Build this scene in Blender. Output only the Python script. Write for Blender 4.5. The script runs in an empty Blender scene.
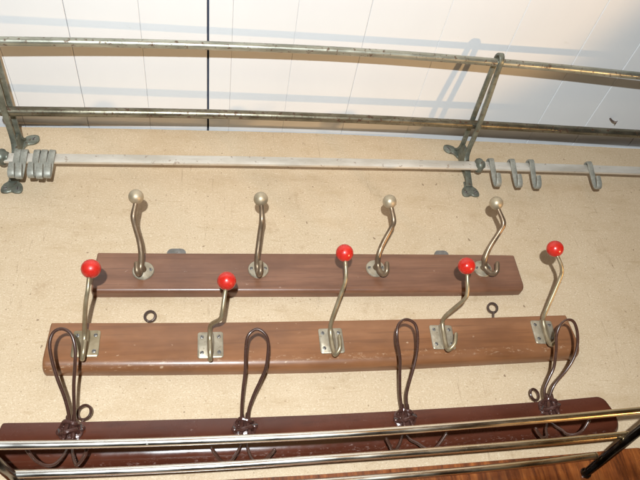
import bpy, bmesh, math, random
from mathutils import Vector, Matrix, noise
random.seed(7)
scn = bpy.context.scene
COL = scn.collection

# ------------------------------------------------------------------ camera geometry
# x runs along the wall, y into the wall (wall face at y = 0), z up; metres, camera at the origin height
F = 613.0
CAM = Vector((0, -0.75, 0))
_X = Vector((3313, -10, F)).normalized()
_N = Vector((-112, 450, F)); _N = (_N - _X * _X.dot(_N)).normalized()
_Z = _X.cross(_N)
if _Z[1] > 0: _Z = -_Z

def W(px, py, k=0.0):
    """the point a distance k in front of the wall that the photograph shows at (px, py)"""
    v = Vector((px - 320, py - 240, F))
    d = Vector((_X.dot(v), _N.dot(v), _Z.dot(v)))
    return CAM + d * ((0.75 - k) / d.y)

# ------------------------------------------------------------------ helpers
def link(name, bm, mat, parent=None, smooth=True, origin=None):
    """one mesh object; vertices are given in world coordinates"""
    o = origin
    p = parent
    if o is None:
        o = Vector((0, 0, 0))
        while p is not None:
            o = o + p.location; p = p.parent
    for v in bm.verts: v.co -= o
    bmesh.ops.recalc_face_normals(bm, faces=bm.faces[:])
    me = bpy.data.meshes.new(name)
    bm.to_mesh(me); bm.free()
    for m in (mat if isinstance(mat, (list, tuple)) else [mat]): me.materials.append(m)
    if smooth:
        me.shade_smooth()
        me.set_sharp_from_angle(angle=math.radians(38))
    ob = bpy.data.objects.new(name, me)
    COL.objects.link(ob)
    if parent is not None: ob.parent = parent
    elif origin is not None: ob.location = origin
    return ob

def thing(name, label, cat, loc, group=None):
    o = bpy.data.objects.new(name, None)
    o.empty_display_size = .03
    o.location = loc
    COL.objects.link(o)
    tag(o, label, cat, group)
    return o

def tag(o, label, cat, group=None):
    o['label'] = label; o['category'] = cat
    if group: o['group'] = group

def smooth_path(pts, rad=None, n=6):
    pts = [Vector(p) for p in pts]
    if rad is None: rad = [1.0] * len(pts)
    out, ro = [], []
    for i in range(len(pts) - 1):
        p0 = pts[max(i - 1, 0)]; p1 = pts[i]; p2 = pts[i + 1]; p3 = pts[min(i + 2, len(pts) - 1)]
        for j in range(n):
            t = j / n
            out.append(.5 * ((2 * p1) + (p2 - p0) * t + (2 * p0 - 5 * p1 + 4 * p2 - p3) * t * t + (3 * p1 - p0 - 3 * p2 + p3) * t ** 3))
            ro.append(rad[i] + (rad[i + 1] - rad[i]) * t)
    out.append(pts[-1]); ro.append(rad[-1])
    return out, ro

def sweep(bm, pts, prof, up=None, scale=None, cap=True):
    """sweep a closed profile [(a, b)...] along pts; 'a' lies along 'up' as nearly as the path lets it"""
    n = len(pts); rings = []
    nrm = None
    for i in range(n):
        t = (pts[min(i + 1, n - 1)] - pts[max(i - 1, 0)])
        if t.length < 1e-9: t = Vector((1, 0, 0))
        t.normalize()
        if up is not None:
            a = up - t * up.dot(t)
        elif nrm is None:
            a = Vector((0, 0, 1)) if abs(t.z) < .9 else Vector((1, 0, 0))
            a = a - t * a.dot(t)
        else:
            a = nrm - t * nrm.dot(t)
        if a.length < 1e-6: a = nrm or Vector((1, 0, 0))
        a.normalize(); nrm = a
        b = t.cross(a)
        s = scale[i] if scale else 1.0
        sa, sb = s if isinstance(s, tuple) else (s, s)
        rings.append([bm.verts.new(pts[i] + a * (p * sa) + b * (q * sb)) for p, q in prof])
    m = len(prof)
    for i in range(n - 1):
        for j in range(m):
            bm.faces.new((rings[i][j], rings[i][(j + 1) % m], rings[i + 1][(j + 1) % m], rings[i + 1][j]))
    if cap:
        bm.faces.new(rings[0]); bm.faces.new(rings[-1])
    return rings

def circle(n=12, r=1.0):
    return [(r * math.cos(2 * math.pi * i / n), r * math.sin(2 * math.pi * i / n)) for i in range(n)]

def rrect(w, t, r, n=3):
    """rounded rectangle, w along 'a', t along 'b'"""
    out = []
    for cx, cy, a0 in ((w / 2 - r, t / 2 - r, 0), (-w / 2 + r, t / 2 - r, 90), (-w / 2 + r, -t / 2 + r, 180), (w / 2 - r, -t / 2 + r, 270)):
        for i in range(n + 1):
            a = math.radians(a0 + 90 * i / n)
            out.append((cx + r * math.cos(a), cy + r * math.sin(a)))
    return out

def tube(bm, pts, r, seg=12, n=6, rnd=True):
    rad = r if isinstance(r, list) else [r] * len(pts)
    p, s = smooth_path(pts, rad, n)
    if rnd:     # domed ends
        for end in (0, 1):
            q = p[0] if end == 0 else p[-1]; q2 = p[1] if end == 0 else p[-2]
            d = (q - q2).normalized(); rr = s[0] if end == 0 else s[-1]
            extra = [(q + d * rr * h, rr * w) for h, w in ((.45, .89), (.8, .6), (.97, .2))]
            if end == 0:
                p = [e[0] for e in reversed(extra)] + p; s = [e[1] for e in reversed(extra)] + s
            else:
                p = p + [e[0] for e in extra]; s = s + [e[1] for e in extra]
    sweep(bm, p, circle(seg), scale=s)

def lathe(bm, c, axis, prof, seg=24, stretch=None):
    """prof [(radius, height along axis)...] from centre c"""
    axis = axis.normalized()
    a = Vector((0, 0, 1)) if abs(axis.z) < .9 else Vector((1, 0, 0))
    a = (a - axis * a.dot(axis)).normalized(); b = axis.cross(a)
    rings = []
    for r, h in prof:
        if r < 1e-6: rings.append([bm.verts.new(c + axis * h)])
        else: rings.append([bm.verts.new(c + axis * h + (a * math.cos(2 * math.pi * i / seg) + b * math.sin(2 * math.pi * i / seg)) * r) for i in range(seg)])
    for u, v in zip(rings, rings[1:]):
        for i in range(seg):
            j = (i + 1) % seg
            if len(u) == 1: bm.faces.new((u[0], v[i], v[j]))
            elif len(v) == 1: bm.faces.new((u[i], u[j], v[0]))
            else: bm.faces.new((u[i], u[j], v[j], v[i]))

def ball_bm(c, r, seg=32):
    bm = bmesh.new()
    bmesh.ops.create_uvsphere(bm, u_segments=seg, v_segments=seg // 2, radius=r, matrix=Matrix.Translation(c))
    return bm

def box(bm, lo, hi):
    vs = [bm.verts.new((x, y, z)) for x in (lo[0], hi[0]) for y in (lo[1], hi[1]) for z in (lo[2], hi[2])]
    for f in ((0, 1, 3, 2), (4, 6, 7, 5), (0, 4, 5, 1), (2, 3, 7, 6), (0, 2, 6, 4), (1, 5, 7, 3)):
        bm.faces.new([vs[i] for i in f])

def screw_bm(c, r=.0034, depth=.0014, ang=None):
    """domed slotted screw head facing away from the wall"""
    bm = bmesh.new()
    ang = random.uniform(0, math.pi) if ang is None else ang
    lathe(bm, c, Vector((0, -1, 0)), [(0, -.002), (r * .8, -.002), (r, 0), (r * .93, depth * .5), (r * .6, depth * .92), (0, depth)], 16)
    d = Vector((math.cos(ang), 0, math.sin(ang))); e = Vector((-d.z, 0, d.x))
    q = [c + d * (s_ * r * .84) + e * (t_ * r * .17) for s_, t_ in ((-1, -1), (1, -1), (1, 1), (-1, 1))]
    lo = [bm.verts.new(p + Vector((0, -depth * .3, 0))) for p in q]; hi = [bm.verts.new(p + Vector((0, -depth - .0002, 0))) for p in q]
    fs = [bm.faces.new(hi)] + [bm.faces.new((lo[i], lo[(i + 1) % 4], hi[(i + 1) % 4], hi[i])) for i in range(4)]
    for f in fs: f.material_index = 1
    return bm

# ------------------------------------------------------------------ materials
def mat_new(name):
    m = bpy.data.materials.new(name); m.use_nodes = True
    nt = m.node_tree
    return m, nt, nt.nodes['Principled BSDF']

def nd(nt, t, **kw):
    n = nt.nodes.new(t)
    for k, v in kw.items():
        if k in n.inputs.keys() if hasattr(n.inputs, 'keys') else False: n.inputs[k].default_value = v
        else: setattr(n, k, v)
    return n

def coords(nt, scale=(1, 1, 1), rot=(0, 0, 0)):
    tc = nt.nodes.new('ShaderNodeTexCoord'); mp = nt.nodes.new('ShaderNodeMapping')
    mp.inputs['Scale'].default_value = scale; mp.inputs['Rotation'].default_value = rot
    nt.links.new(tc.outputs['Object'], mp.inputs['Vector'])
    return mp.outputs['Vector']

def tex_noise(nt, vec, scale, detail=4, rough=.55, dist=0):
    n = nt.nodes.new('ShaderNodeTexNoise')
    n.inputs['Scale'].default_value = scale; n.inputs['Detail'].default_value = detail
    n.inputs['Roughness'].default_value = rough; n.inputs['Distortion'].default_value = dist
    nt.links.new(vec, n.inputs['Vector'])
    return n.outputs['Fac']

def ramp(nt, fac, stops, interp='LINEAR'):
    r = nt.nodes.new('ShaderNodeValToRGB'); r.color_ramp.interpolation = interp
    el = r.color_ramp.elements
    while len(el) > len(stops): el.remove(el[-1])
    while len(el) < len(stops): el.new(.5)
    for e, (p, c) in zip(el, stops):
        e.position = p; e.color = (*c, 1) if len(c) == 3 else c
    nt.links.new(fac, r.inputs['Fac'])
    return r.outputs['Color']

def mix(nt, fac, a, b, mode='MIX'):
    m = nt.nodes.new('ShaderNodeMix'); m.data_type = 'RGBA'; m.blend_type = mode
    for sock, v in ((m.inputs['Factor'], fac), (m.inputs['A'], a), (m.inputs['B'], b)): pass
    ins = [i for i in m.inputs if i.enabled]
    for sock, v in zip(ins, (fac, a, b)):
        if hasattr(v, 'is_output'): nt.links.new(v, sock)
        elif isinstance(v, (int, float)): sock.default_value = v
        else: sock.default_value = (*v, 1)
    return [o for o in m.outputs if o.enabled][0]

def bump(nt, bsdf, h, strength=.2, dist=.001):
    b = nt.nodes.new('ShaderNodeBump'); b.inputs['Strength'].default_value = strength; b.inputs['Distance'].default_value = dist
    nt.links.new(h, b.inputs['Height']); nt.links.new(b.outputs['Normal'], bsdf.inputs['Normal'])

def g(v): return (v, v, v)

def m_chipboard():
    m, nt, b = mat_new('chipboard')
    v = coords(nt); vs = coords(nt, (1, 1, 1.5))
    big = ramp(nt, tex_noise(nt, v, 6, 6, .65), [(.3, (.525, .388, .245)), (.72, (.610, .472, .318))])
    fl = tex_noise(nt, vs, 500, 4, .7)
    c = mix(nt, ramp(nt, fl, [(.38, g(.62)), (.49, g(0))]), big, (.40, .275, .16))
    fl2 = tex_noise(nt, vs, 330, 3, .6, .6)
    c = mix(nt, ramp(nt, fl2, [(.53, g(0)), (.66, g(.5))]), c, (.74, .62, .45))
    fl3 = tex_noise(nt, v, 270, 3, .55)
    c = mix(nt, ramp(nt, fl3, [(.655, g(0)), (.70, g(.85))]), c, (.24, .15, .08))
    fl4 = tex_noise(nt, v, 95, 2, .5)
    c = mix(nt, ramp(nt, fl4, [(.725, g(0)), (.745, g(.8))]), c, (.20, .12, .065))
    # grubby smears and long thin scratches
    sm = tex_noise(nt, coords(nt, (1.5, 1, 4), (0, .35, 0)), 5, 6, .7)
    c = mix(nt, ramp(nt, sm, [(.50, g(0)), (.70, g(.50))]), c, (.42, .285, .15))
    fib = tex_noise(nt, coords(nt, (.5, 1, 3.2), (0, -.5, 0)), 55, 4, .65, 1.2)
    c = mix(nt, ramp(nt, fib, [(.60, g(0)), (.68, g(.40))]), c, (.40, .27, .145))
    st = tex_noise(nt, coords(nt, (1.2, 1, 1), (0, .8, 0)), 17, 6, .75)
    c = mix(nt, ramp(nt, st, [(.57, g(0)), (.72, g(.6))]), c, (.36, .235, .125))
    for rot, sc_, lo in ((.45, 3.1, .70), (-.7, 2.3, .715), (1.2, 2.7, .72)):
        sc = tex_noise(nt, coords(nt, (26, 1, 1.6), (0, rot, 0)), sc_, 2, .45)
        brk = ramp(nt, tex_noise(nt, v, 16, 3, .6), [(.44, g(0)), (.56, g(1))])
        ln = ramp(nt, sc, [(lo - .03, g(0)), (lo - .022, g(.55)), (lo - .014, g(0))])
        c = mix(nt, mix(nt, 1.0, ln, brk, 'MULTIPLY'), c, (.27, .17, .095))
    nt.links.new(c, b.inputs['Base Color']); b.inputs['Roughness'].default_value = .6
    bump(nt, b, fl, .22, .0004)
    return m

def m_ceiling():
    m, nt, b = mat_new('white_panelling')
    v = coords(nt)
    c = ramp(nt, tex_noise(nt, coords(nt, (1, .25, 1)), 6, 5, .6), [(.3, (.70, .712, .722)), (.7, (.745, .755, .762))])
    d = tex_noise(nt, v, 40, 4, .6)
    c = mix(nt, ramp(nt, d, [(.70, g(0)), (.78, g(.25))]), c, (.45, .42, .36))
    nt.links.new(c, b.inputs['Base Color']); b.inputs['Roughness'].default_value = .42
    bump(nt, b, tex_noise(nt, v, 90, 3), .04, .001)
    return m

def m_wood(name, dark, mid, light, rough, scale=(2.2, 40, 40), scuff=.4, coat=.2, scuffcol=(.5, .33, .2), wear=None):
    m, nt, b = mat_new(name)
    v = coords(nt, scale)
    gr = tex_noise(nt, v, 3.5, 6, .65, .5)
    c = ramp(nt, gr, [(.28, dark), (.5, mid), (.72, light)])
    fine = tex_noise(nt, coords(nt, (scale[0] * 2.5, scale[1] * 5, scale[2] * 5)), 3, 3, .6)
    c = mix(nt, ramp(nt, fine, [(.30, g(.45)), (.46, g(0))]), c, tuple(x * .6 for x in dark))
    pat = tex_noise(nt, coords(nt, (1, 1, 2)), 9, 4, .6)
    c = mix(nt, ramp(nt, pat, [(.36, g(.6)), (.6, g(0))]), c, tuple(x * .8 for x in dark))
    sp = tex_noise(nt, coords(nt, (1, 1, 1.6)), 95, 3, .6)
    c = mix(nt, ramp(nt, sp, [(.695, g(0)), (.74, g(scuff))]), c, scuffcol)
    if wear:    # varnish rubbed through along the lower front edge: (local height, half width)
        tc = nt.nodes.new('ShaderNodeTexCoord'); sx = nt.nodes.new('ShaderNodeSeparateXYZ')
        nt.links.new(tc.outputs['Object'], sx.inputs[0])
        z0, hw = wear
        mr = nt.nodes.new('ShaderNodeMapRange'); mr.inputs['From Min'].default_value = z0 - 2 * hw; mr.inputs['From Max'].default_value = z0 + 2 * hw
        nt.links.new(sx.outputs['Z'], mr.inputs['Value'])
        band = ramp(nt, mr.outputs['Result'], [(.0, g(0)), (.35, g(1)), (.65, g(1)), (1, g(0))])
        wn = ramp(nt, tex_noise(nt, coords(nt, (.45, 1, 1)), 330, 5, .75), [(.56, g(0)), (.68, g(.5))])
        c = mix(nt, mix(nt, 1.0, band, wn, 'MULTIPLY'), c, scuffcol)
    nt.links.new(c, b.inputs['Base Color'])
    r = ramp(nt, tex_noise(nt, coords(nt, (1, 1, 1)), 30, 5, .7), [(.3, g(rough - .07)), (.7, g(rough + .13))])
    nt.links.new(r, b.inputs['Roughness'])
    b.inputs['Coat Weight'].default_value = coat; b.inputs['Coat Roughness'].default_value = .18
    bump(nt, b, fine, .12, .0006)
    return m

def m_metal(name, a, bcol, spot, rough, metallic, spots=(.60, .68), scale=45, bumpy=.2, spotamt=.9, flow=(1, 1, 1)):
    """worn metal: two tones in patches, spots of rust or tarnish of their own shape"""
    m, nt, b = mat_new(name)
    v = coords(nt, flow)
    c = ramp(nt, tex_noise(nt, v, scale, 5, .65), [(.35, a), (.66, bcol)])
    s = tex_noise(nt, coords(nt), scale * 3.1, 4, .6)
    f = ramp(nt, s, [(spots[0], g(0)), (spots[1], g(spotamt))])
    c = mix(nt, f, c, spot)
    nt.links.new(c, b.inputs['Base Color'])
    n2 = tex_noise(nt, v, scale * 1.7, 4, .6)
    r = ramp(nt, n2, [(.3, g(max(rough - .1, .03))), (.72, g(rough + .14))])
    nt.links.new(r, b.inputs['Roughness'])
    mm = ramp(nt, s, [(spots[0], g(metallic)), (spots[1], g(metallic * .35))])
    nt.links.new(mm, b.inputs['Metallic'])
    bump(nt, b, s, bumpy, .0006)
    return m

def m_plain(name, col, rough, metallic=0, coat=0):
    m, nt, b = mat_new(name)
    c = ramp(nt, tex_noise(nt, coords(nt), 60, 4, .6), [(.3, tuple(x * .85 for x in col)), (.7, tuple(min(1, x * 1.12) for x in col))])
    nt.links.new(c, b.inputs['Base Color'])
    b.inputs['Metallic'].default_value = metallic
    r = ramp(nt, tex_noise(nt, coords(nt), 110, 4, .6), [(.3, g(max(.03, rough - .05))), (.7, g(rough + .08))])
    nt.links.new(r, b.inputs['Roughness'])
    b.inputs['Coat Weight'].default_value = coat
    return m

M = {}
M['chip'] = m_chipboard()
M['chip_edge'] = m_plain('chipboard_edge', (.62, .5, .37), .8)
M['ceil'] = m_ceiling()
M['dark_gap'] = m_plain('gap_backing_board', (.035, .045, .075), .8)  # dark navy backing seen through the ceiling joints
M['wood_brown'] = m_wood('brown_varnished_wood', (.140, .061, .033), (.205, .091, .050), (.250, .118, .067), .36, scale=(1.6, 26, 26), coat=.25, scuffcol=(.46, .32, .25))
M['wood_tan'] = m_wood('tan_varnished_wood', (.172, .068, .027), (.248, .102, .041), (.298, .131, .056), .36, scale=(1.2, 15, 15), coat=.25, scuff=.5, scuffcol=(.62, .45, .30), wear=(-.0275, .0032))
M['wood_red'] = m_wood('dark_red_lacquer', (.064, .0170, .0085), (.083, .0220, .0110), (.099, .028, .0140), .20, scale=(2, 12, 12), coat=.15, scuff=.3, scuffcol=(.4, .28, .24), wear=(-.026, .0025))
M['wood_orange'] = m_wood('orange_veneer', (.036, .008, .0025), (.20, .052, .011), (.37, .120, .027), .24, scale=(30, 30, 2.4), coat=.5, scuff=.1)
M['patina'] = m_metal('verdigris_metal', (.115, .120, .092), (.235, .245, .20), (.090, .050, .028), .42, .5, (.58, .67), 60, .4)
M['patina_rail'] = m_metal('tarnished_rail', (.26, .26, .21), (.48, .475, .39), (.10, .050, .026), .36, .7, (.58, .65), 50, .25, flow=(.35, 1, 1))
M['dull_rail'] = m_metal('brown_tarnished_rail', (.13, .115, .078), (.29, .265, .195), (.075, .032, .016), .34, .85, (.55, .63), 50, .3, flow=(.35, 1, 1))
M['pale_bar'] = m_metal('pale_nickel_bar', (.60, .545, .46), (.82, .765, .68), (.28, .18, .11), .40, .55, (.63, .70), 34, .15, .7, flow=(.3, 1, 1))
M['patina_hook'] = m_metal('grey_green_hook_metal', (.25, .245, .205), (.40, .39, .335), (.15, .095, .055), .48, .35, (.59, .69), 80, .4)
M['brass'] = m_metal('dull_bronze', (.205, .140, .088), (.315, .232, .152), (.14, .075, .04), .40, .7, (.60, .70), 60, .2, .7)
M['brass_ball'] = m_metal('worn_brass_ball', (.40, .325, .215), (.52, .44, .315), (.32, .23, .14), .48, .6, (.62, .74), 60, .15, .6)
M['nickel'] = m_metal('grey_nickel_plate', (.33, .275, .195), (.46, .40, .30), (.18, .125, .07), .42, .55, (.60, .72), 90, .25, .7)
M['brass_strap'] = m_metal('greenish_brass', (.30, .235, .140), (.425, .35, .23), (.17, .11, .055), .40, .65, (.63, .72), 60, .15, .6)
M['steel_grey'] = m_metal('grey_steel', (.16, .15, .135), (.27, .255, .235), (.12, .07, .04), .42, .5, (.6, .7), 80, .2)
M['red'] = m_plain('red_plastic', (.50, .020, .012), .24, 0, .5)
_m = M['red']; _b = _m.node_tree.nodes['Principled BSDF']
_r = ramp(_m.node_tree, tex_noise(_m.node_tree, coords(_m.node_tree), 75, 5, .7), [(.38, g(.16)), (.62, g(.42))])
_m.node_tree.links.new(_r, _b.inputs['Roughness']); _b.inputs['Coat Weight'].default_value = .15
bump(_m.node_tree, _b, tex_noise(_m.node_tree, coords(_m.node_tree), 160, 4, .6), .10, .0008)
M['wire'] = m_plain('brown_lacquered_wire', (.062, .028, .019), .24, .1, .35)
M['wire_clip'] = m_metal('lacquered_clip', (.058, .022, .016), (.085, .038, .030), (.24, .18, .17), .18, .15, (.66, .76), 160, .25)
M['eye_dark'] = m_plain('dark_bronze', (.11, .075, .06), .32, .5)
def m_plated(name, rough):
    """chrome plating with a golden reflection painted in over the right half of the rails"""
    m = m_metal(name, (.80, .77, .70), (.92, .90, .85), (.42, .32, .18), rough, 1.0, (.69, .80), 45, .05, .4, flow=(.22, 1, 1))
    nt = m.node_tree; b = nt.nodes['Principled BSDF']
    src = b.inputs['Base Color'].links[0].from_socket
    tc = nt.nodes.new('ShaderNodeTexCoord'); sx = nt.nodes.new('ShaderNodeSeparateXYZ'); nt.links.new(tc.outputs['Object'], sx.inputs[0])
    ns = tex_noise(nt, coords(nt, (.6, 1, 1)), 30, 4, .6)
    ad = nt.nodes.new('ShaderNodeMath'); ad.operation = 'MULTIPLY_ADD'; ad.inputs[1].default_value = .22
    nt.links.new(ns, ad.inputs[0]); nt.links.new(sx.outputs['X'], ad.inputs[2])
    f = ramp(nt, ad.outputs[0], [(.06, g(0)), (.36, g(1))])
    c = mix(nt, f, src, (.80, .60, .34))  # gold mirrored from the surroundings, painted into the base colour along x
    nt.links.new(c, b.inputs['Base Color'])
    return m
M['chrome'] = m_plated('chromed_rail_gold_reflection', .25)
M['black_chrome'] = m_metal('dark_chrome', (.045, .042, .04), (.10, .095, .09), (.03, .025, .02), .16, 1.0, (.7, .78), 30, .05)
M['grey_chrome'] = m_metal('grey_chrome', (.22, .21, .20), (.36, .35, .33), (.09, .07, .05), .18, 1.0, (.68, .78), 30, .05)
M['slot'] = m_plain('screw_slot', (.04, .03, .025), .6)

# ------------------------------------------------------------------ setting: ceiling and the wall behind the panel
def strip_box(bm, x0, x1, y0, y1, z0, z1, bev):
    """a ceiling board along y with its two long lower edges bevelled"""
    pr = [(x0, z1), (x0, z0 + bev), (x0 + bev, z0), (x1 - bev, z0), (x1, z0 + bev), (x1, z1)]
    a = [bm.verts.new((x, y0, z)) for x, z in pr]; b = [bm.verts.new((x, y1, z)) for x, z in pr]
    n = len(pr)
    for i in range(n): bm.faces.new((a[i], a[(i + 1) % n], b[(i + 1) % n], b[i]))
    bm.faces.new(a); bm.faces.new(b[::-1])

ZC = .7765
bm = bmesh.new()
#       x of each joint, half the gap, bevel
seams = [(-.70, .0006, .001), (-.58, .0006, .001), (-.485, .0006, .001), (-.388, .0006, .001), (-.290, .0002, .0008), (-.191, .00028, .0010), (-.092, .0001, .0007),
         (.003, .0015, .0008), (.038, .00008, .0004), (.130, .00006, .0004), (.236, .00016, .0009), (.355, .00006, .0004), (.473, .00016, .001), (.598, .0002, .001),
         (.695, .0003, .0012), (.815, .0006, .001), (.93, .0006, .001), (1.05, .0006, .001), (1.17, .0006, .001), (1.29, .0006, .001)]
for (a, ga, ba), (b_, gb, bb) in zip(seams, seams[1:]):
    strip_box(bm, a + ga, b_ - gb, -1.25, .016, ZC, ZC + .009, (ba + bb) / 2)
nb = len(bm.faces)
box(bm, (-.70, -1.25, ZC + .0095), (1.29, .016, ZC + .014))
for f in list(bm.faces)[nb:]: f.material_index = 1
ceil = link('ceiling', bm, [M['ceil'], M['dark_gap']], smooth=False); ceil['kind'] = 'structure'

bm = bmesh.new(); box(bm, (-.70, .018, -.55), (1.29, .03, ZC + .014))
wb = link('back_wall', bm, M['ceil'], smooth=False); wb['kind'] = 'structure'

# chipboard panel with a slightly uneven sawn top edge
edge_px = [(-60, 124.5), (0, 126.3), (80, 127.4), (160, 129), (240, 130.8), (320, 133), (400, 136.6), (480, 141), (560, 144.6), (640, 148.5)]
ep = [(-.70, W(*edge_px[0]).z)] + [(W(*p).x, W(*p).z) for p in edge_px] + [(1.25, W(*edge_px[-1]).z)]
def interp(tab, x):
    if x <= tab[0][0]: return tab[0][1]
    for (a, ya), (b, yb) in zip(tab, tab[1:]):
        if x <= b: return ya + (yb - ya) * (x - a) / (b - a)
    return tab[-1][1]
bm = bmesh.new()
N_ = 160; cols = []
for i in range(N_ + 1):
    x = -.69 + 1.94 * i / N_
    z = min(interp(ep, x) + .0007 * noise.noise(Vector((x * 40, 3, 1))), ZC - .0012)
    cols.append([bm.verts.new(v) for v in ((x, 0, -.5), (x, 0, z - .0012), (x, .0012, z), (x, .016, z), (x, .016, -.5))])
for a, b_ in zip(cols, cols[1:]):
    for j in range(5):
        f = bm.faces.new((a[j], a[(j + 1) % 5], b_[(j + 1) % 5], b_[j]))
        if j in (1, 2): f.material_index = 1
bm.faces.new(cols[0]); bm.faces.new(cols[-1])
pan = link('chipboard_panel', bm, [M['chip'], M['chip_edge']], smooth=False)
tag(pan, 'large beige speckled chipboard panel that all the coat racks are fixed to', 'panel')

# ------------------------------------------------------------------ generic wall board
def board_bm(top, bot, k, R, rl=.002, rr=.002, tl=.0015, tr=.0015, n=90, bev=.0015, xl=None, xr=None):
    """board with front face at y = -k, straight back; top / bottom edges follow the given image points, rounded lower front edge R"""
    T = [(W(*p, k).x, W(*p, k).z) for p in top]; B = [(W(*p, 0).x, W(*p, 0).z) for p in bot]
    l0, l1, r0, r1 = T[0][0], B[0][0], T[-1][0], B[-1][0]
    if xl is not None: l0 = l1 = xl
    if xr is not None: r0 = r1 = xr
    xl = (l0 + l1) / 2; xr = (r0 + r1) / 2
    xs = [xl + (xr - xl) * i / n for i in range(n + 1)]
    for r, x0, s in ((max(rl, tl), xl, 1), (max(rr, tr), xr, -1)):
        xs += [x0 + s * r * (1 - math.cos(math.radians(a))) for a in range(6, 90, 7)]
    xs = sorted(set(round(x, 6) for x in xs))
    def corner(d, r): return r - math.sqrt(max(r * r - (r - d) ** 2, 0)) if d < r else 0
    bm = bmesh.new(); secs = []
    for x in xs:
        zt = interp(T, x) - corner(x - xl, tl) - corner(xr - x, tr)
        zb = interp(B, x) + corner(x - xl, rl) + corner(xr - x, rr)
        e = min(x - xl, xr - x); inset = bev * .8 * max(0, 1 - e / bev) if e < bev else 0
        kk = k - inset
        pr = [(-.0004, zt - .0003), (-kk + bev, zt), (-kk + bev * .3, zt - bev * .3), (-kk, zt - bev)]
        for i in range(0, 9):
            a = math.radians(i * 90 / 8)
            pr.append((-kk + R * (1 - math.cos(a)), zb + R * (1 - math.sin(a))))
        pr.append((-.0004, zb))
        t = (x - xl) / (xr - xl); zT = interp(T, x); zB = interp(B, x)
        row = []
        for y, z in pr:
            u = min(max((zT - z) / (zT - zB), 0), 1)
            row.append(bm.verts.new((l0 + (l1 - l0) * u + t * (r0 + (r1 - r0) * u - l0 - (l1 - l0) * u), y, z)))
        secs.append(row)
    m = len(secs[0])
    for a, b_ in zip(secs, secs[1:]):
        for j in range(m): bm.faces.new((a[j], a[(j + 1) % m], b_[(j + 1) % m], b_[j]))
    bm.faces.new(secs[0]); bm.faces.new(secs[-1])
    return bm

# ------------------------------------------------------------------ luggage rack at the top
rack = thing('luggage_rack', 'old verdigris metal luggage rack with two tubular rails and a flat hanging bar below', 'luggage rack', Vector((.08, 0, .69)))
def rail_pts(px, k, ext=None):
    p = [W(x, y, k) for x, y in px]
    if ext:
        p = [p[0] + (p[0] - p[1]).normalized() * ext[0]] + p + [p[-1] + (p[-1] - p[-2]).normalized() * ext[1]]
    return p
bm = bmesh.new(); tube(bm, rail_pts([(-2, 41), (80, 42.2), (160, 44), (240, 46.6), (320, 50), (400, 54.8), (480, 61), (560, 68), (640, 76)], .2, (.06, .2)), .0060, 20, 5)
link('shelf_rail', bm, M['patina_rail'], rack)
bm = bmesh.new(); tube(bm, rail_pts([(10, 111.2), (80, 112), (160, 113), (240, 114.8), (320, 117.5), (400, 120.8), (480, 124.9), (560, 129.4), (640, 134)], .085, (.012, .2)), .0072, 20, 5)
link('shelf_rail', bm, M['dull_rail'], rack)
# flat hanging bar
hp, _ = smooth_path(rail_pts([(-2, 158), (80, 159), (160, 160), (240, 161), (320, 162.5), (400, 164), (480, 166), (560, 168.3), (640, 171)], .03, (.0, .2)), None, 4)
bm = bmesh.new(); sweep(bm, hp, rrect(.0172, .005, .0012, 2), Vector((0, 0, 1)))
link('hanging_bar', bm, M['pale_bar'], rack)

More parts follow.
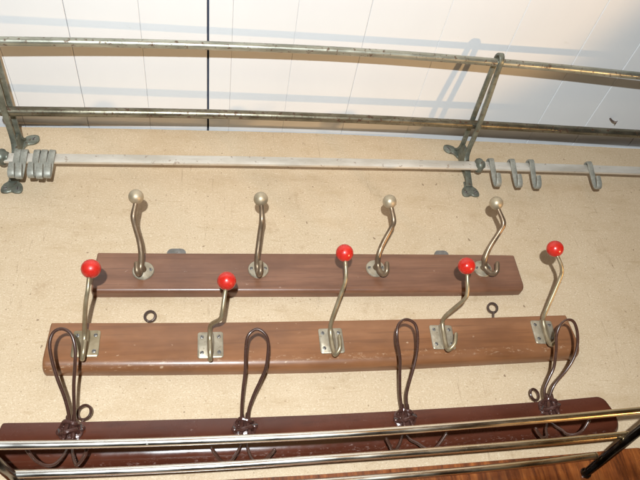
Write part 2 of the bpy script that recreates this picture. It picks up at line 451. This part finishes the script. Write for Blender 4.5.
def bracket(X, s, zoff):
    """hairpin of cast strap: both bars rise from the wall plate, pass either side of the lower rail and close round the upper rail; s = side of the upper lug"""
    V = lambda y, z, dx=0: Vector((X + dx, y, z + zoff))
    bm = bmesh.new()
    pts = [V(-.004, .650), V(-.010, .664), V(-.018, .685), V(-.028, .698), V(-.050, .7025), V(-.085, .7045), V(-.140, .714), V(-.185, .7235), V(-.2045, .7265), V(-.2115, .7345), V(-.205, .7425),
           V(-.193, .7435), V(-.150, .7395), V(-.105, .7345), V(-.085, .732), V(-.050, .729), V(-.026, .727), V(-.012, .731), V(-.0035, .739)]
    p, _ = smooth_path(pts, None, 6)
    n = len(p)
    sc = [(1 + .45 * max(0, 1 - i / 22) + .25 * max(0, 1 - (n - 1 - i) / 16), 1 + .3 * max(0, 1 - i / 22)) for i in range(n)]
    sweep(bm, p, rrect(.0082, .0044, .0012, 2), Vector((1, 0, 0)), sc)
    arm = link('bracket', bm, M['patina'], rack)
    # lower and upper wall lugs
    for (z, dx, w, h) in ((.640, 0, .028, .021), (.740, s * .012, .023, .020)):
        bm = bmesh.new()
        c = V(0, z, dx)
        if z < .7:      # foot: flares out from the strap to a rounded pad
            o_ = [(-.0062, .022), (-.0075, .012), (-.0125, .006), (-.0150, -.002), (-.0135, -.0095), (-.0060, -.0105), (0, -.0085)]
            o_ = o_ + [(-a, b) for a, b in o_[-2::-1]]
        else:           # ear: drawn out sideways from the root of the bracket
            o_ = [(-s * .020, -.020), (-s * .012, -.004), (-s * .008, .006), (s * .002, .0098), (s * .0098, .0075), (s * .0115, -.002), (s * .006, -.0092), (-s * .004, -.0125), (-s * .010, -.022)]
        pp, _ = smooth_path([Vector((a, b, 0)) for a, b in o_ + [o_[0]]], None, 4)
        out = [(c.x + q.x, c.z + q.y) for q in pp[:-1]]
        lo = [bm.verts.new((x, -.0003, z_)) for x, z_ in out]; mid = [bm.verts.new((x, -.0028, z_)) for x, z_ in out]
        hi = [bm.verts.new((c.x + (x - c.x) * .86, -.0040, c.z + (z_ - c.z) * .84)) for x, z_ in out]
        for u, v in ((lo, mid), (mid, hi)):
            for i in range(len(u)): bm.faces.new((u[i], u[(i + 1) % len(u)], v[(i + 1) % len(u)], v[i]))
        bm.faces.new(hi); bm.faces.new(lo)
        link('wall_lug', bm, M['patina'], arm)
        for q in ((-.0085, .0085) if z < .7 else (s * .004,)):
            sc = Vector((c.x + q, -.0037, c.z - (.003 if z < .7 else 0)))
            link('screw', screw_bm(sc, .0032, .0012), [M['steel_grey'], M['slot']], arm)
    # web filling the root of the hairpin
    bm = bmesh.new()
    web = [(-.001, .735), (-.030, .7255), (-.034, .712), (-.020, .690), (-.012, .672), (-.001, .660)]
    A = [bm.verts.new((X - .0022, y, z + zoff)) for y, z in web]; B = [bm.verts.new((X + .0022, y, z + zoff)) for y, z in web]
    bm.faces.new(A); bm.faces.new(B)
    for i in range(len(web)): bm.faces.new((A[i], A[(i + 1) % len(web)], B[(i + 1) % len(web)], B[i]))
    link('web', bm, M['patina'], arm)
    # ringed socket the hanging bar passes through
    bm = bmesh.new()
    c = Vector((X + (.016 if s < 0 else -.012), -.03, .675 + zoff))
    lathe(bm, c, Vector((1, 0, 0)), [(.0042, -.0075), (.0085, -.0072), (.0118, -.0045), (.0128, -.001), (.0118, .0022), (.0085, .0050), (.0078, .0075), (.0042, .0077), (.0042, -.0075)], 24)
    tube(bm, [c + Vector((0, .004, -.002)), Vector((X, -.016, .684 + zoff))], .0045, 10, 4)
    link('bar_socket', bm, M['patina'], arm)
    return arm
bracket(.442, -1, 0)
bracket(-.284, 1, -.0025)
bm = bmesh.new()
c = Vector((-.306, -.03, .6715))
lathe(bm, c, Vector((-1, 0, 0)), [(.0, -.004), (.006, -.004), (.0085, 0), (.0105, .004), (.0095, .009), (.005, .013), (0, .0145)], 20)
link('end_knob', bm, M['patina'], rack)

# ------------------------------------------------------------------ flat hooks riding on the hanging bar
def bar_hook():
    """flat strap bent over the bar from behind, down its front and up again in a J; its origin is the middle of the bar"""
    bm = bmesh.new()
    pts = [(.0058, .000), (.0058, .008), (.0042, .0112), (0, .0122), (-.0044, .0114), (-.0064, .008), (-.0066, 0), (-.0066, -.014), (-.0070, -.028), (-.0088, -.0375), (-.0125, -.0420), (-.0170, -.0415), (-.0200, -.0365), (-.0212, -.0290), (-.0216, -.0225)]
    p, _ = smooth_path([Vector((0, y, z)) for y, z in pts], None, 5)
    n = len(p)
    sc = [(1 - .35 * max(0, (i - n * .82) / (n * .18)) ** 2, 1) for i in range(n)]
    sweep(bm, p, rrect(.0092, .0030, .0010, 2), Vector((1, 0, 0)), sc)
    return bm
hooks = [
    (16.5, -4, 'verdigris flat hook squeezed against the bracket, first in the crowded bunch of five'),
    (23, 3, 'second verdigris hook of the bunch of five, touching the one beside the bracket'),
    (36, -9, 'middle verdigris hook in the crowded bunch of five, after the small gap'),
    (43, 6, 'fourth verdigris hook of the bunch of five, wedged between two neighbours'),
    (50.5, 11, 'last verdigris hook of the bunch of five, where the long bare bar begins'),
    (493, 2, 'verdigris hook next to the ringed socket, first of three evenly spaced hooks'),
    (514, -5, 'middle one of the three evenly spaced verdigris hooks on the bar'),
    (532.5, 4, 'third of the three evenly spaced verdigris hooks, facing the lone hook'),
    (590.5, -8, 'lone verdigris hook standing apart far out on the hanging bar'),
]
xs_bar = sorted((p.x, p.z) for p in hp)
proto = None
for px, rz, lab in hooks:
    x = W(px, 159.5 if px < 100 else 167, .036).x
    loc = Vector((x, -.03, interp(xs_bar, x)))
    if proto is None:
        h = link('bar_hook', bar_hook(), M['patina_hook'])
        proto = h
    else:
        h = proto.copy(); COL.objects.link(h)
    h.location = loc
    h.rotation_euler = (math.radians((10 if px < 100 else 20) + random.uniform(-3, 3)), 0, math.radians(rz * .6))
    tag(h, lab, 'hook', 'flat hooks on the hanging bar')

# ------------------------------------------------------------------ rack with four brass ball hooks
r1 = thing('coat_rack', 'brown wooden coat rack with four brass ball hooks, under the luggage rack', 'coat rack', W(305, 275, 0))
K1 = .016
link('board', board_bm([(97.5, 252.5), (160, 253), (320, 253.5), (480, 254.5), (514, 255)], [(92, 297.5), (160, 297.3), (320, 297), (480, 296), (521, 295)], K1, .006, .004, .006), M['wood_brown'], r1)
brass = [
    dict(ball=(136, 196.8), base=(143.3, 271), pts=[(136, 201, .089), (135.4, 205, .086), (133.4, 216, .079), (134.8, 225, .070), (139.5, 241, .053), (141.3, 254, .041), (140.9, 265, .030), (139.8, 271.5, .027), (138.6, 273.6, .031), (137, 271, .0375), (136.3, 263.5, .041)]),
    dict(ball=(260.8, 199), base=(258.3, 269.6), pts=[(261, 203, .089), (261.5, 208, .086), (262, 219.4, .079), (260.9, 227, .070), (258.9, 243, .053), (257.4, 256, .041), (257.2, 265, .030), (258.2, 272, .027), (259.4, 274.6, .031), (260.6, 271, .0375), (260.8, 262.5, .041)]),
    dict(ball=(389.6, 201.6), base=(375.5, 268.8), pts=[(390.5, 206, .089), (391.8, 210, .086), (393.6, 220.7, .079), (391.8, 227, .071), (383.2, 243, .053), (378.6, 255.3, .041), (377.9, 264, .030), (379.5, 271, .027), (383.4, 274.2, .031), (386.8, 271, .0375), (387, 263.3, .041)]),
    dict(ball=(496.3, 203.2), base=(482.5, 269), pts=[(497.5, 207, .089), (499, 211, .086), (503.4, 223, .079), (500, 231, .070), (490, 246.6, .053), (485, 258.8, .041), (484.9, 265, .031), (487.3, 270.5, .028), (492.3, 273.6, .031), (496.8, 271, .0375), (497.4, 263.4, .041)]),
]
for h in brass:
    bm = bmesh.new()
    P3 = [W(x, y, k) for x, y, k in h['pts']]
    rad = [.0030, .0034, .0040, .0037, .0040, .0041, .0042, .0042, .0040, .0037, .0033]
    tube(bm, P3, rad, 14, 5)
    c = W(*h['base'], K1)
    foot = W(*h['pts'][6][:2], .028)
    tube(bm, [Vector((c.x, -K1 + .001, c.z - .0005)), Vector((c.x * .5 + foot.x * .5, -.0235, c.z * .5 + foot.z * .5 - .001)), P3[6]], [.0062, .0050, .0040], 12, 4)
    hk = link('hook', bm, M['brass'], r1)
    bm = bmesh.new()
    lathe(bm, c, Vector((0, -1, 0)), [(0, 0), (.0147, 0), (.0147, .0010), (.0138, .0021), (.0095, .0027), (.0065, .0042), (0, .0046)], 32)
    link('base_plate', bm, M['nickel'], hk)
    link('ball', ball_bm(W(*h['ball'], .0915), .0101), M['brass_ball'], hk)
    for sx in (-1, 1):
        sc = c + Vector((sx * .0096, -.0024, .0006))
        a = random.uniform(0, 3.1)
        link('screw', screw_bm(sc, .0028, .0010), [M['steel_grey'], M['slot']], hk)
# hanging plates peeping out behind the top edge
for x0, x1, y0 in ((167, 186, 248.6), (434, 447.5, 250.5)):
    a = W(x0, 253, .002); b_ = W(x1, 253, .002); t = W((x0 + x1) / 2, y0, .004)
    bm = bmesh.new()
    cx = (a.x + b_.x) / 2; w = b_.x - a.x; z1 = t.z; z0 = z1 - .035
    out = [(cx + u, (z0 + z1) / 2 + v) for u, v in rrect(w, z1 - z0, w * .3, 5)]
    lo = [bm.verts.new((x, -.0006, z)) for x, z in out]; hi = [bm.verts.new((x, -.0042, z)) for x, z in out]
    bm.faces.new(lo); bm.faces.new(hi)
    for i in range(len(out)): bm.faces.new((lo[i], lo[(i + 1) % len(out)], hi[(i + 1) % len(out)], hi[i]))
    # the board has a recess for the plate: it sits in the board's back, so only its rounded top shows
    link('hanging_plate', bm, M['steel_grey'], r1)

# ------------------------------------------------------------------ rack with five red ball hooks
r2 = thing('coat_rack', 'tan brown wooden coat rack with five hooks tipped by red balls', 'coat rack', W(310, 345, 0))
K2 = .02
link('board', board_bm([(51, 322.6), (100, 322.6), (160, 322.5), (240, 322), (320, 320.6), (400, 319.2), (480, 317.6), (566, 314.8)], [(43.5, 376), (160, 375.4), (240, 374.6), (320, 373), (400, 370), (480, 365.6), (540, 362.3), (577, 360)], K2, .013, .005, .009, n=110), M['wood_tan'], r2)
red = [
    dict(ball=(91, 268.8), plate=(85.8, 343.4), tilt=0, pts=[(88.9, 278.5, .104), (87.8, 290, .098), (86, 301, .086), (85, 314, .066), (84.6, 326, .045), (84.6, 335, .033), (83.8, 345, .029), (82.8, 355, .032), (82.4, 359, .038), (83.4, 352, .045), (84.9, 341.5, .047)]),
    dict(ball=(226.7, 281), plate=(210.5, 344.6), tilt=0, pts=[(225.4, 290.5, .104), (224, 300, .099), (222.3, 312, .090), (220.2, 319, .080), (211, 324.8, .050), (209.8, 334, .034), (210, 345, .029), (210.1, 355, .032), (210.2, 359.5, .038), (210.2, 352, .045), (210.1, 342, .047)]),
    dict(ball=(344.6, 253), plate=(331.5, 340.4), tilt=0, pts=[(345.4, 262, .104), (346, 272, .098), (345.4, 281, .090), (341, 294, .075), (331.5, 321, .044), (330.6, 330, .033), (331.4, 340, .029), (333.3, 350, .032), (335.2, 354.6, .038), (340, 347.5, .045), (339.4, 336.4, .047)]),
    dict(ball=(466.6, 266), plate=(442.6, 336.8), tilt=-.05, pts=[(467.4, 275.5, .104), (467.6, 284, .098), (467.4, 292, .090), (464.2, 299.6, .080), (446, 315.6, .046), (442.6, 323, .034), (444, 335, .029), (446, 345, .032), (448.5, 349.6, .038), (454.8, 343.5, .045), (456, 334, .047)]),
    dict(ball=(555, 248.8), plate=(544, 331.8), tilt=-.06, pts=[(557.6, 256.6, .104), (560.4, 263, .099), (561.8, 269.5, .092), (560, 278.5, .081), (545, 313.5, .044), (543.2, 320, .034), (545, 330, .029), (548, 340, .032), (551, 344.6, .038), (555.5, 341, .044), (556, 334.5, .046)]),
]
for h in red:
    P3 = [W(x, y, k) for x, y, k in h['pts']]
    rad = [.0025, .0026, .0027, .0028, .0029, .0030, .0031, .0031, .0030, .0027, .0024]
    p, s = smooth_path(P3, rad, 6)
    bm = bmesh.new()
    tube(bm, P3, rad, 14, 6)
    hk = link('hook', bm, M['brass_strap'], r2)
    c = W(*h['plate'], K2 + .002)
    bm = bmesh.new()
    ct, st = math.cos(h['tilt']), math.sin(h['tilt'])
    def ring(w, hh, r, y): return [bm.verts.new((c.x + a * ct - b2 * st, y, c.z + a * st + b2 * ct)) for a, b2 in rrect(w, hh, r, 3)]
    R4 = [ring(.0325, .0365, .003, -K2 + .0004), ring(.0325, .0365, .003, -K2 - .0016), ring(.0305, .0345, .0025, -K2 - .0024)]
    for u, v in zip(R4, R4[1:]):
        for i in range(len(u)): bm.faces.new((u[i], u[(i + 1) % len(u)], v[(i + 1) % len(u)], v[i]))
    bm.faces.new(R4[-1]); bm.faces.new(R4[0])
    # raised rib behind the strap, pressed out of the same plate
    q, qs = smooth_path([Vector((c.x - st * v, -K2 - d, c.z + v)) for v, d in ((-.0165, .0022), (-.010, .0046), (0, .0056), (.010, .0052), (.0172, .0024))], [.003, .0042, .0046, .0044, .003], 4)
    sweep(bm, q, circle(10), Vector((1, 0, 0)), qs)
    link('base_plate', bm, M['nickel'] if h is not red[0] else M['brass_strap'], hk)
    link('ball', ball_bm(W(*h['ball'], .107), .0116), M['red'], hk)
    for sx in (-1, 1):
        for sz in (-1, 1):
            a, b2 = sx * .0108, sz * .0110
            sc = Vector((c.x + a * ct - b2 * st, -K2 - .0023, c.z + a * st + b2 * ct))
            link('screw', screw_bm(sc, .0026, .0010), [M['steel_grey'], M['slot']], hk)

def screw_eye(root, px, py, rpx, k, stem_to, gap=0.0, tilt=0.0):
    c = W(px, py, k)
    r = rpx * (c - CAM).length / F
    bm = bmesh.new()
    e1 = Vector((math.cos(tilt), -math.sin(tilt), 0)); e2 = Vector((0, -.25, 1)).normalized()
    pts = []
    n = 22
    for i in range(n + 1):
        a = -math.pi / 2 + gap + (2 * math.pi - gap * 2) * i / n
        pts.append(c + e1 * (r * math.cos(a)) + e2 * (r * math.sin(a)))
    s = W(*stem_to, k * .8)
    pts = pts + ([] if gap > .3 else [])
    tube(bm, pts, .0017, 8, 2)
    tube(bm, [c + e2 * -r, (c + e2 * -r) * .5 + s * .5, s], .0016, 8, 3)
    return link('screw_eye', bm, M['eye_dark'] if root is r2 else M['wire'], root)
screw_eye(r2, 150, 316.3, 4.9, .012, (150, 326), .35, .1)
screw_eye(r2, 492.6, 307.8, 4.5, .012, (493, 321), .1, .1)

# ------------------------------------------------------------------ dark red rack with four bent wire hooks
r3 = thing('coat_rack', 'dark red lacquered coat rack with four bent brown wire loop hooks', 'coat rack', W(310, 435, 0))
K3 = .024
link('board', board_bm([(2, 422.8), (80, 421.6), (160, 419.6), (240, 417.4), (320, 414.4), (400, 410.4), (480, 405.6), (560, 400), (603, 396)], [(-12, 474), (160, 470), (320, 463), (480, 450), (618, 435.5)], K3, .019, .003, .012, .002, .010, n=120), M['wood_red'], r3)
wires = [
    dict(clip=(71, 431), loop=[(69.3, 421.5, .036), (68.4, 412, .043), (64.4, 397, .054), (57.5, 379, .067), (52.4, 362, .078), (49.6, 345, .089), (53, 333, .095), (61.5, 328.8, .097), (70.6, 333.6, .095), (75, 347, .088), (75, 364, .077), (73.8, 385, .062), (74.2, 407, .046), (74.6, 420.5, .036)],
         low=[[(68.5, 446, .038), (64, 455, .044), (55, 464, .052), (46, 465.5, .056), (37, 461.5, .062), (31.5, 456, .067), (26.8, 449.8, .071)],
              [(72, 447, .038), (73, 456, .046), (76, 464.6, .056), (79.5, 463, .060), (84, 456, .066), (87, 449, .070)]]),
    dict(clip=(244.6, 428), loop=[(241.6, 417.5, .036), (241.8, 405, .045), (243.2, 388, .058), (245.2, 370, .070), (245.8, 350, .084), (248.2, 335.6, .094), (257, 329.2, .097), (265.8, 335, .094), (268.4, 346.5, .086), (266, 367, .072), (260.5, 380.5, .062), (254.2, 394, .052), (249.2, 408, .042), (248, 418, .036)],
         low=[[(241, 445, .038), (237, 453, .044), (231, 460.6, .050), (225.5, 463.4, .055), (220, 460, .060), (215.5, 454.5, .066), (211.4, 448, .071)],
              [(247, 445, .038), (249, 453, .044), (252.5, 459.6, .050), (259, 463, .056), (266, 459, .062), (270.5, 454.5, .067), (274.4, 449.6, .071)]]),
    dict(clip=(404.6, 418.6), loop=[(401.6, 407.6, .036), (400, 394, .046), (399.8, 375, .060), (400, 358, .073), (397, 338, .088), (398.4, 325, .095), (406, 319.6, .097), (414.6, 323.6, .095), (417.6, 335, .088), (417, 351, .076), (413.8, 367, .065), (409.4, 382, .054), (406.4, 395, .044), (407, 408, .036)],
         low=[[(402.4, 436, .038), (399.6, 444, .044), (396, 449.6, .050), (392, 449.4, .056), (389.6, 445, .062), (386.6, 439, .068)],
              [(407, 436, .038), (411, 440, .042), (418, 443.4, .046), (424.6, 448, .052), (431, 450, .056), (436.5, 447, .062), (441.5, 441, .067), (446.4, 433.6, .072)]]),
    dict(clip=(548.6, 407.4), loop=[(545, 397.2, .036), (544.6, 389, .041), (548.8, 378.6, .049), (553.9, 367, .058), (556.2, 350, .072), (556.6, 335, .084), (560.6, 325, .092), (567.6, 320, .096), (573.8, 322, .095), (577.2, 332, .088), (577.4, 345, .078), (573.6, 358.6, .067), (565.6, 371.4, .056), (554.2, 385, .045), (549.6, 397, .036)],
         low=[[(547, 424, .038), (546, 430, .044), (546.6, 436, .050), (543, 437.5, .054), (539, 434, .060), (536, 428.6, .066)],
              [(551, 423, .038), (556, 426.4, .042), (562, 430, .047), (567, 434, .052), (576, 434.2, .058), (583.6, 429.4, .066), (589, 420.4, .073)]]),
]
for h in wires:
    bm = bmesh.new()
    tube(bm, [W(*p) for p in h['loop']], .0020, 10, 5)
    hk = link('hook', bm, M['wire'], r3)
    for lw in h['low']:
        bm = bmesh.new(); tube(bm, [W(*p) for p in lw], .0018, 10, 4)
        link('prong', bm, M['wire'], hk)
    cx, cy = h['clip']
    # pressed clip plate, the coils of wire that it binds and its two screws
    c = W(cx, cy, K3)
    bm = bmesh.new()
    out = [(c.x + a * (1 - .18 * abs(b2) / .012), c.z + b2) for a, b2 in rrect(.029, .021, .007, 4)]
    L0 = [bm.verts.new((x, -K3 + .0004, z)) for x, z in out]; L1 = [bm.verts.new((x, -K3 - .0022, z)) for x, z in out]
    L2 = [bm.verts.new((c.x + (x - c.x) * .8, -K3 - .0036, c.z + (z - c.z) * .8)) for x, z in out]
    for u, v in ((L0, L1), (L1, L2)):
        for i in range(len(u)): bm.faces.new((u[i], u[(i + 1) % len(u)], v[(i + 1) % len(u)], v[i]))
    bm.faces.new(L2); bm.faces.new(L0)
    for sx in (-1, 1):      # the two wires lie side by side under a lacquer-clogged saddle
        tube(bm, [c + Vector((sx * dx, -dy, dz)) for dx, dy, dz in ((.0032, .0105, .013), (.0030, .0095, .006), (.0042, .0085, -.002), (.0050, .010, -.012))], [.0024, .0026, .0027, .0023], 8, 4)
    for dz, rr in ((.0055, .0024), (-.0045, .0026)):
        pts = [c + Vector((.0088 * math.cos(a), -.0050 - .0085 * math.sin(a), dz + .0016 * math.cos(a * 2 + dz * 300))) for a in [math.pi * i / 8 for i in range(9)]]
        tube(bm, pts, [rr * (1 + .25 * math.sin(i * 2.1 + dz * 500)) for i in range(9)], 8, 3)
    for q in range(3):      # runs and beads of thick lacquer
        bmesh.ops.create_icosphere(bm, subdivisions=2, radius=random.uniform(.0012, .0024), matrix=Matrix.Translation(c + Vector((random.uniform(-.008, .008), -random.uniform(.003, .008), random.uniform(-.011, .008)))))
    link('clip', bm, M['wire_clip'], hk)
    for sx in (-1, 1):
        sc = c + Vector((sx * .0118, -.0028, .0015 * sx))
        link('screw', screw_bm(sc, .0040, .0026), [M['wire_clip'], M['slot']], hk)
screw_eye(r3, 84.2, 412.4, 6.2, .016, (79.5, 427), .05, .25)
screw_eye(r3, 534.6, 394.6, 5.0, .016, (538, 409), .05, -.35)

# ------------------------------------------------------------------ polished rail rack in front, on a veneered board
r5 = thing('hat_shelf', 'hat shelf of three polished brass rails on an orange wood veneer board', 'hat shelf', W(320, 478, 0))
K5 = .018
top5 = [(-90, 494), (60, 487), (140, 483.5), (222, 479.5), (320, 474), (400, 467.8), (480, 461.4), (580, 453), (628, 448)]
link('back_board', board_bm(top5, [(-120, 640), (320, 640), (720, 640)], K5, .004, .004, .004, .003, .007, n=100, xl=-.27, xr=.556), M['wood_orange'], r5)
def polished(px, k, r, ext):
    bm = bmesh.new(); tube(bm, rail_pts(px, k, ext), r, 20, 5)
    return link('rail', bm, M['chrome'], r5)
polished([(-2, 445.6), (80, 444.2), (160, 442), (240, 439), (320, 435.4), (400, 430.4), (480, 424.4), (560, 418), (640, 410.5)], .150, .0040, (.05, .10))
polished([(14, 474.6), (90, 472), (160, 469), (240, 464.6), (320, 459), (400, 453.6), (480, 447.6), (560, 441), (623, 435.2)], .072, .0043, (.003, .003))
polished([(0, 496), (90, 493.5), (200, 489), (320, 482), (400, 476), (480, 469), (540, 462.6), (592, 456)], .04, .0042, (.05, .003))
for pts, mt in (([(586, 473, .019), (604, 459, .042), (623, 443.6, .070), (640, 430, .092), (668, 408, .122), (712, 373, .165)], M['black_chrome']),
                ([(66, 524, .019), (36, 497, .044), (13, 477, .072), (-1, 464.5, .092), (-28, 438, .122), (-66, 402, .165)], M['grey_chrome'])):
    P3 = [W(*p) for p in pts]
    x0 = sum(p.x for p in P3) / len(P3)
    bm = bmesh.new()
    tube(bm, P3, [.0048, .0052, .0053, .0052, .0050, .0048], 18, 5)
    br = link('bracket', bm, mt, r5)
    bm = bmesh.new()
    lathe(bm, Vector((P3[0].x, -K5, P3[0].z)), Vector((0, -1, 0)), [(0, 0), (.0068, 0), (.0068, .001), (.006, .003), (0, .0035)], 24)
    link('rosette', bm, mt, br)

# ------------------------------------------------------------------ a bent nail in the ceiling
bm = bmesh.new()
n0 = Vector((W(623, 112, .06).x, -.06, ZC)); n0 = Vector((.735, -.055, ZC + .002))
tube(bm, [n0, n0 + Vector((.001, -.001, -.009)), n0 + Vector((.006, -.002, -.014))], .0016, 8, 4)
lathe(bm, n0 + Vector((.006, -.002, -.014)), Vector((.8, 0, -.6)), [(0, 0), (.0035, 0), (.0035, .001), (0, .0012)], 12)
nl = link('nail', bm, M['eye_dark'])
tag(nl, 'small dark bent nail in the white ceiling boards, above the lone hook', 'nail')

# ------------------------------------------------------------------ light
w = bpy.data.worlds.new('World'); scn.world = w; w.use_nodes = True
nt = w.node_tree; bg = nt.nodes['Background']
tc = nt.nodes.new('ShaderNodeTexCoord'); sp = nt.nodes.new('ShaderNodeSeparateXYZ')
nt.links.new(tc.outputs['Generated'], sp.inputs[0])
mr = nt.nodes.new('ShaderNodeMapRange'); mr.inputs['From Min'].default_value = -1; mr.inputs['From Max'].default_value = 1
nt.links.new(sp.outputs['Z'], mr.inputs['Value'])
col = ramp(nt, mr.outputs['Result'], [(.0, (.20, .085, .03)), (.40, (.26, .125, .05)), (.56, (.50, .30, .15)), (1, (.60, .50, .38))])
nt.links.new(col, bg.inputs['Color']); bg.inputs['Strength'].default_value = .085

def lamp(name, kind, loc, energy, color, target=None, **kw):
    d = bpy.data.lights.new(name, kind); d.energy = energy; d.color = color
    for k, v in kw.items(): setattr(d, k, v)
    o = bpy.data.objects.new(name, d); COL.objects.link(o); o.location = loc
    if target is not None: o.rotation_euler = (Vector(target) - Vector(loc)).to_track_quat('-Z', 'Y').to_euler()
    return o
FL = Vector((-.038, -1.016, -.044))
lamp('camera_flash', 'SPOT', FL, 77, (.875, .955, 1.0), (.0, 0, .48), shadow_soft_size=.009, spot_size=math.radians(150), spot_blend=1.0)
lamp('table_lamp', 'SPOT', Vector((1.60, -.42, -.95)), 84, (1.0, .60, .26), (.11, -.46, ZC), shadow_soft_size=.03, spot_size=math.radians(28.5), spot_blend=.35)
lamp('warm_fill', 'AREA', Vector((.25, -2.4, .35)), 3.5, (1.0, .60, .27), (.2, 0, .4), size=1.2)  # added soft fill behind the camera, standing in for warm ambient room light

# ------------------------------------------------------------------ camera
cd = bpy.data.cameras.new('camera'); cam = bpy.data.objects.new('camera', cd); COL.objects.link(cam)
cd.sensor_width = 36; cd.lens = 36 * F / 640; cd.clip_start = .01; cd.clip_end = 50
# camera x, y (up), z (back) in world coordinates
ax = Vector((_X[0], _N[0], _Z[0])); ay = -Vector((_X[1], _N[1], _Z[1])); az = -Vector((_X[2], _N[2], _Z[2]))
cam.matrix_world = Matrix(((ax.x, ay.x, az.x, CAM.x), (ax.y, ay.y, az.y, CAM.y), (ax.z, ay.z, az.z, CAM.z), (0, 0, 0, 1)))
scn.camera = cam
scn.view_settings.view_transform = 'Standard'; scn.view_settings.look = 'None'
scn.view_settings.exposure = 0; scn.view_settings.gamma = 1; scn.view_settings.use_curve_mapping = False
scn.cycles.use_denoising = True
scn.cycles.max_bounces = 8
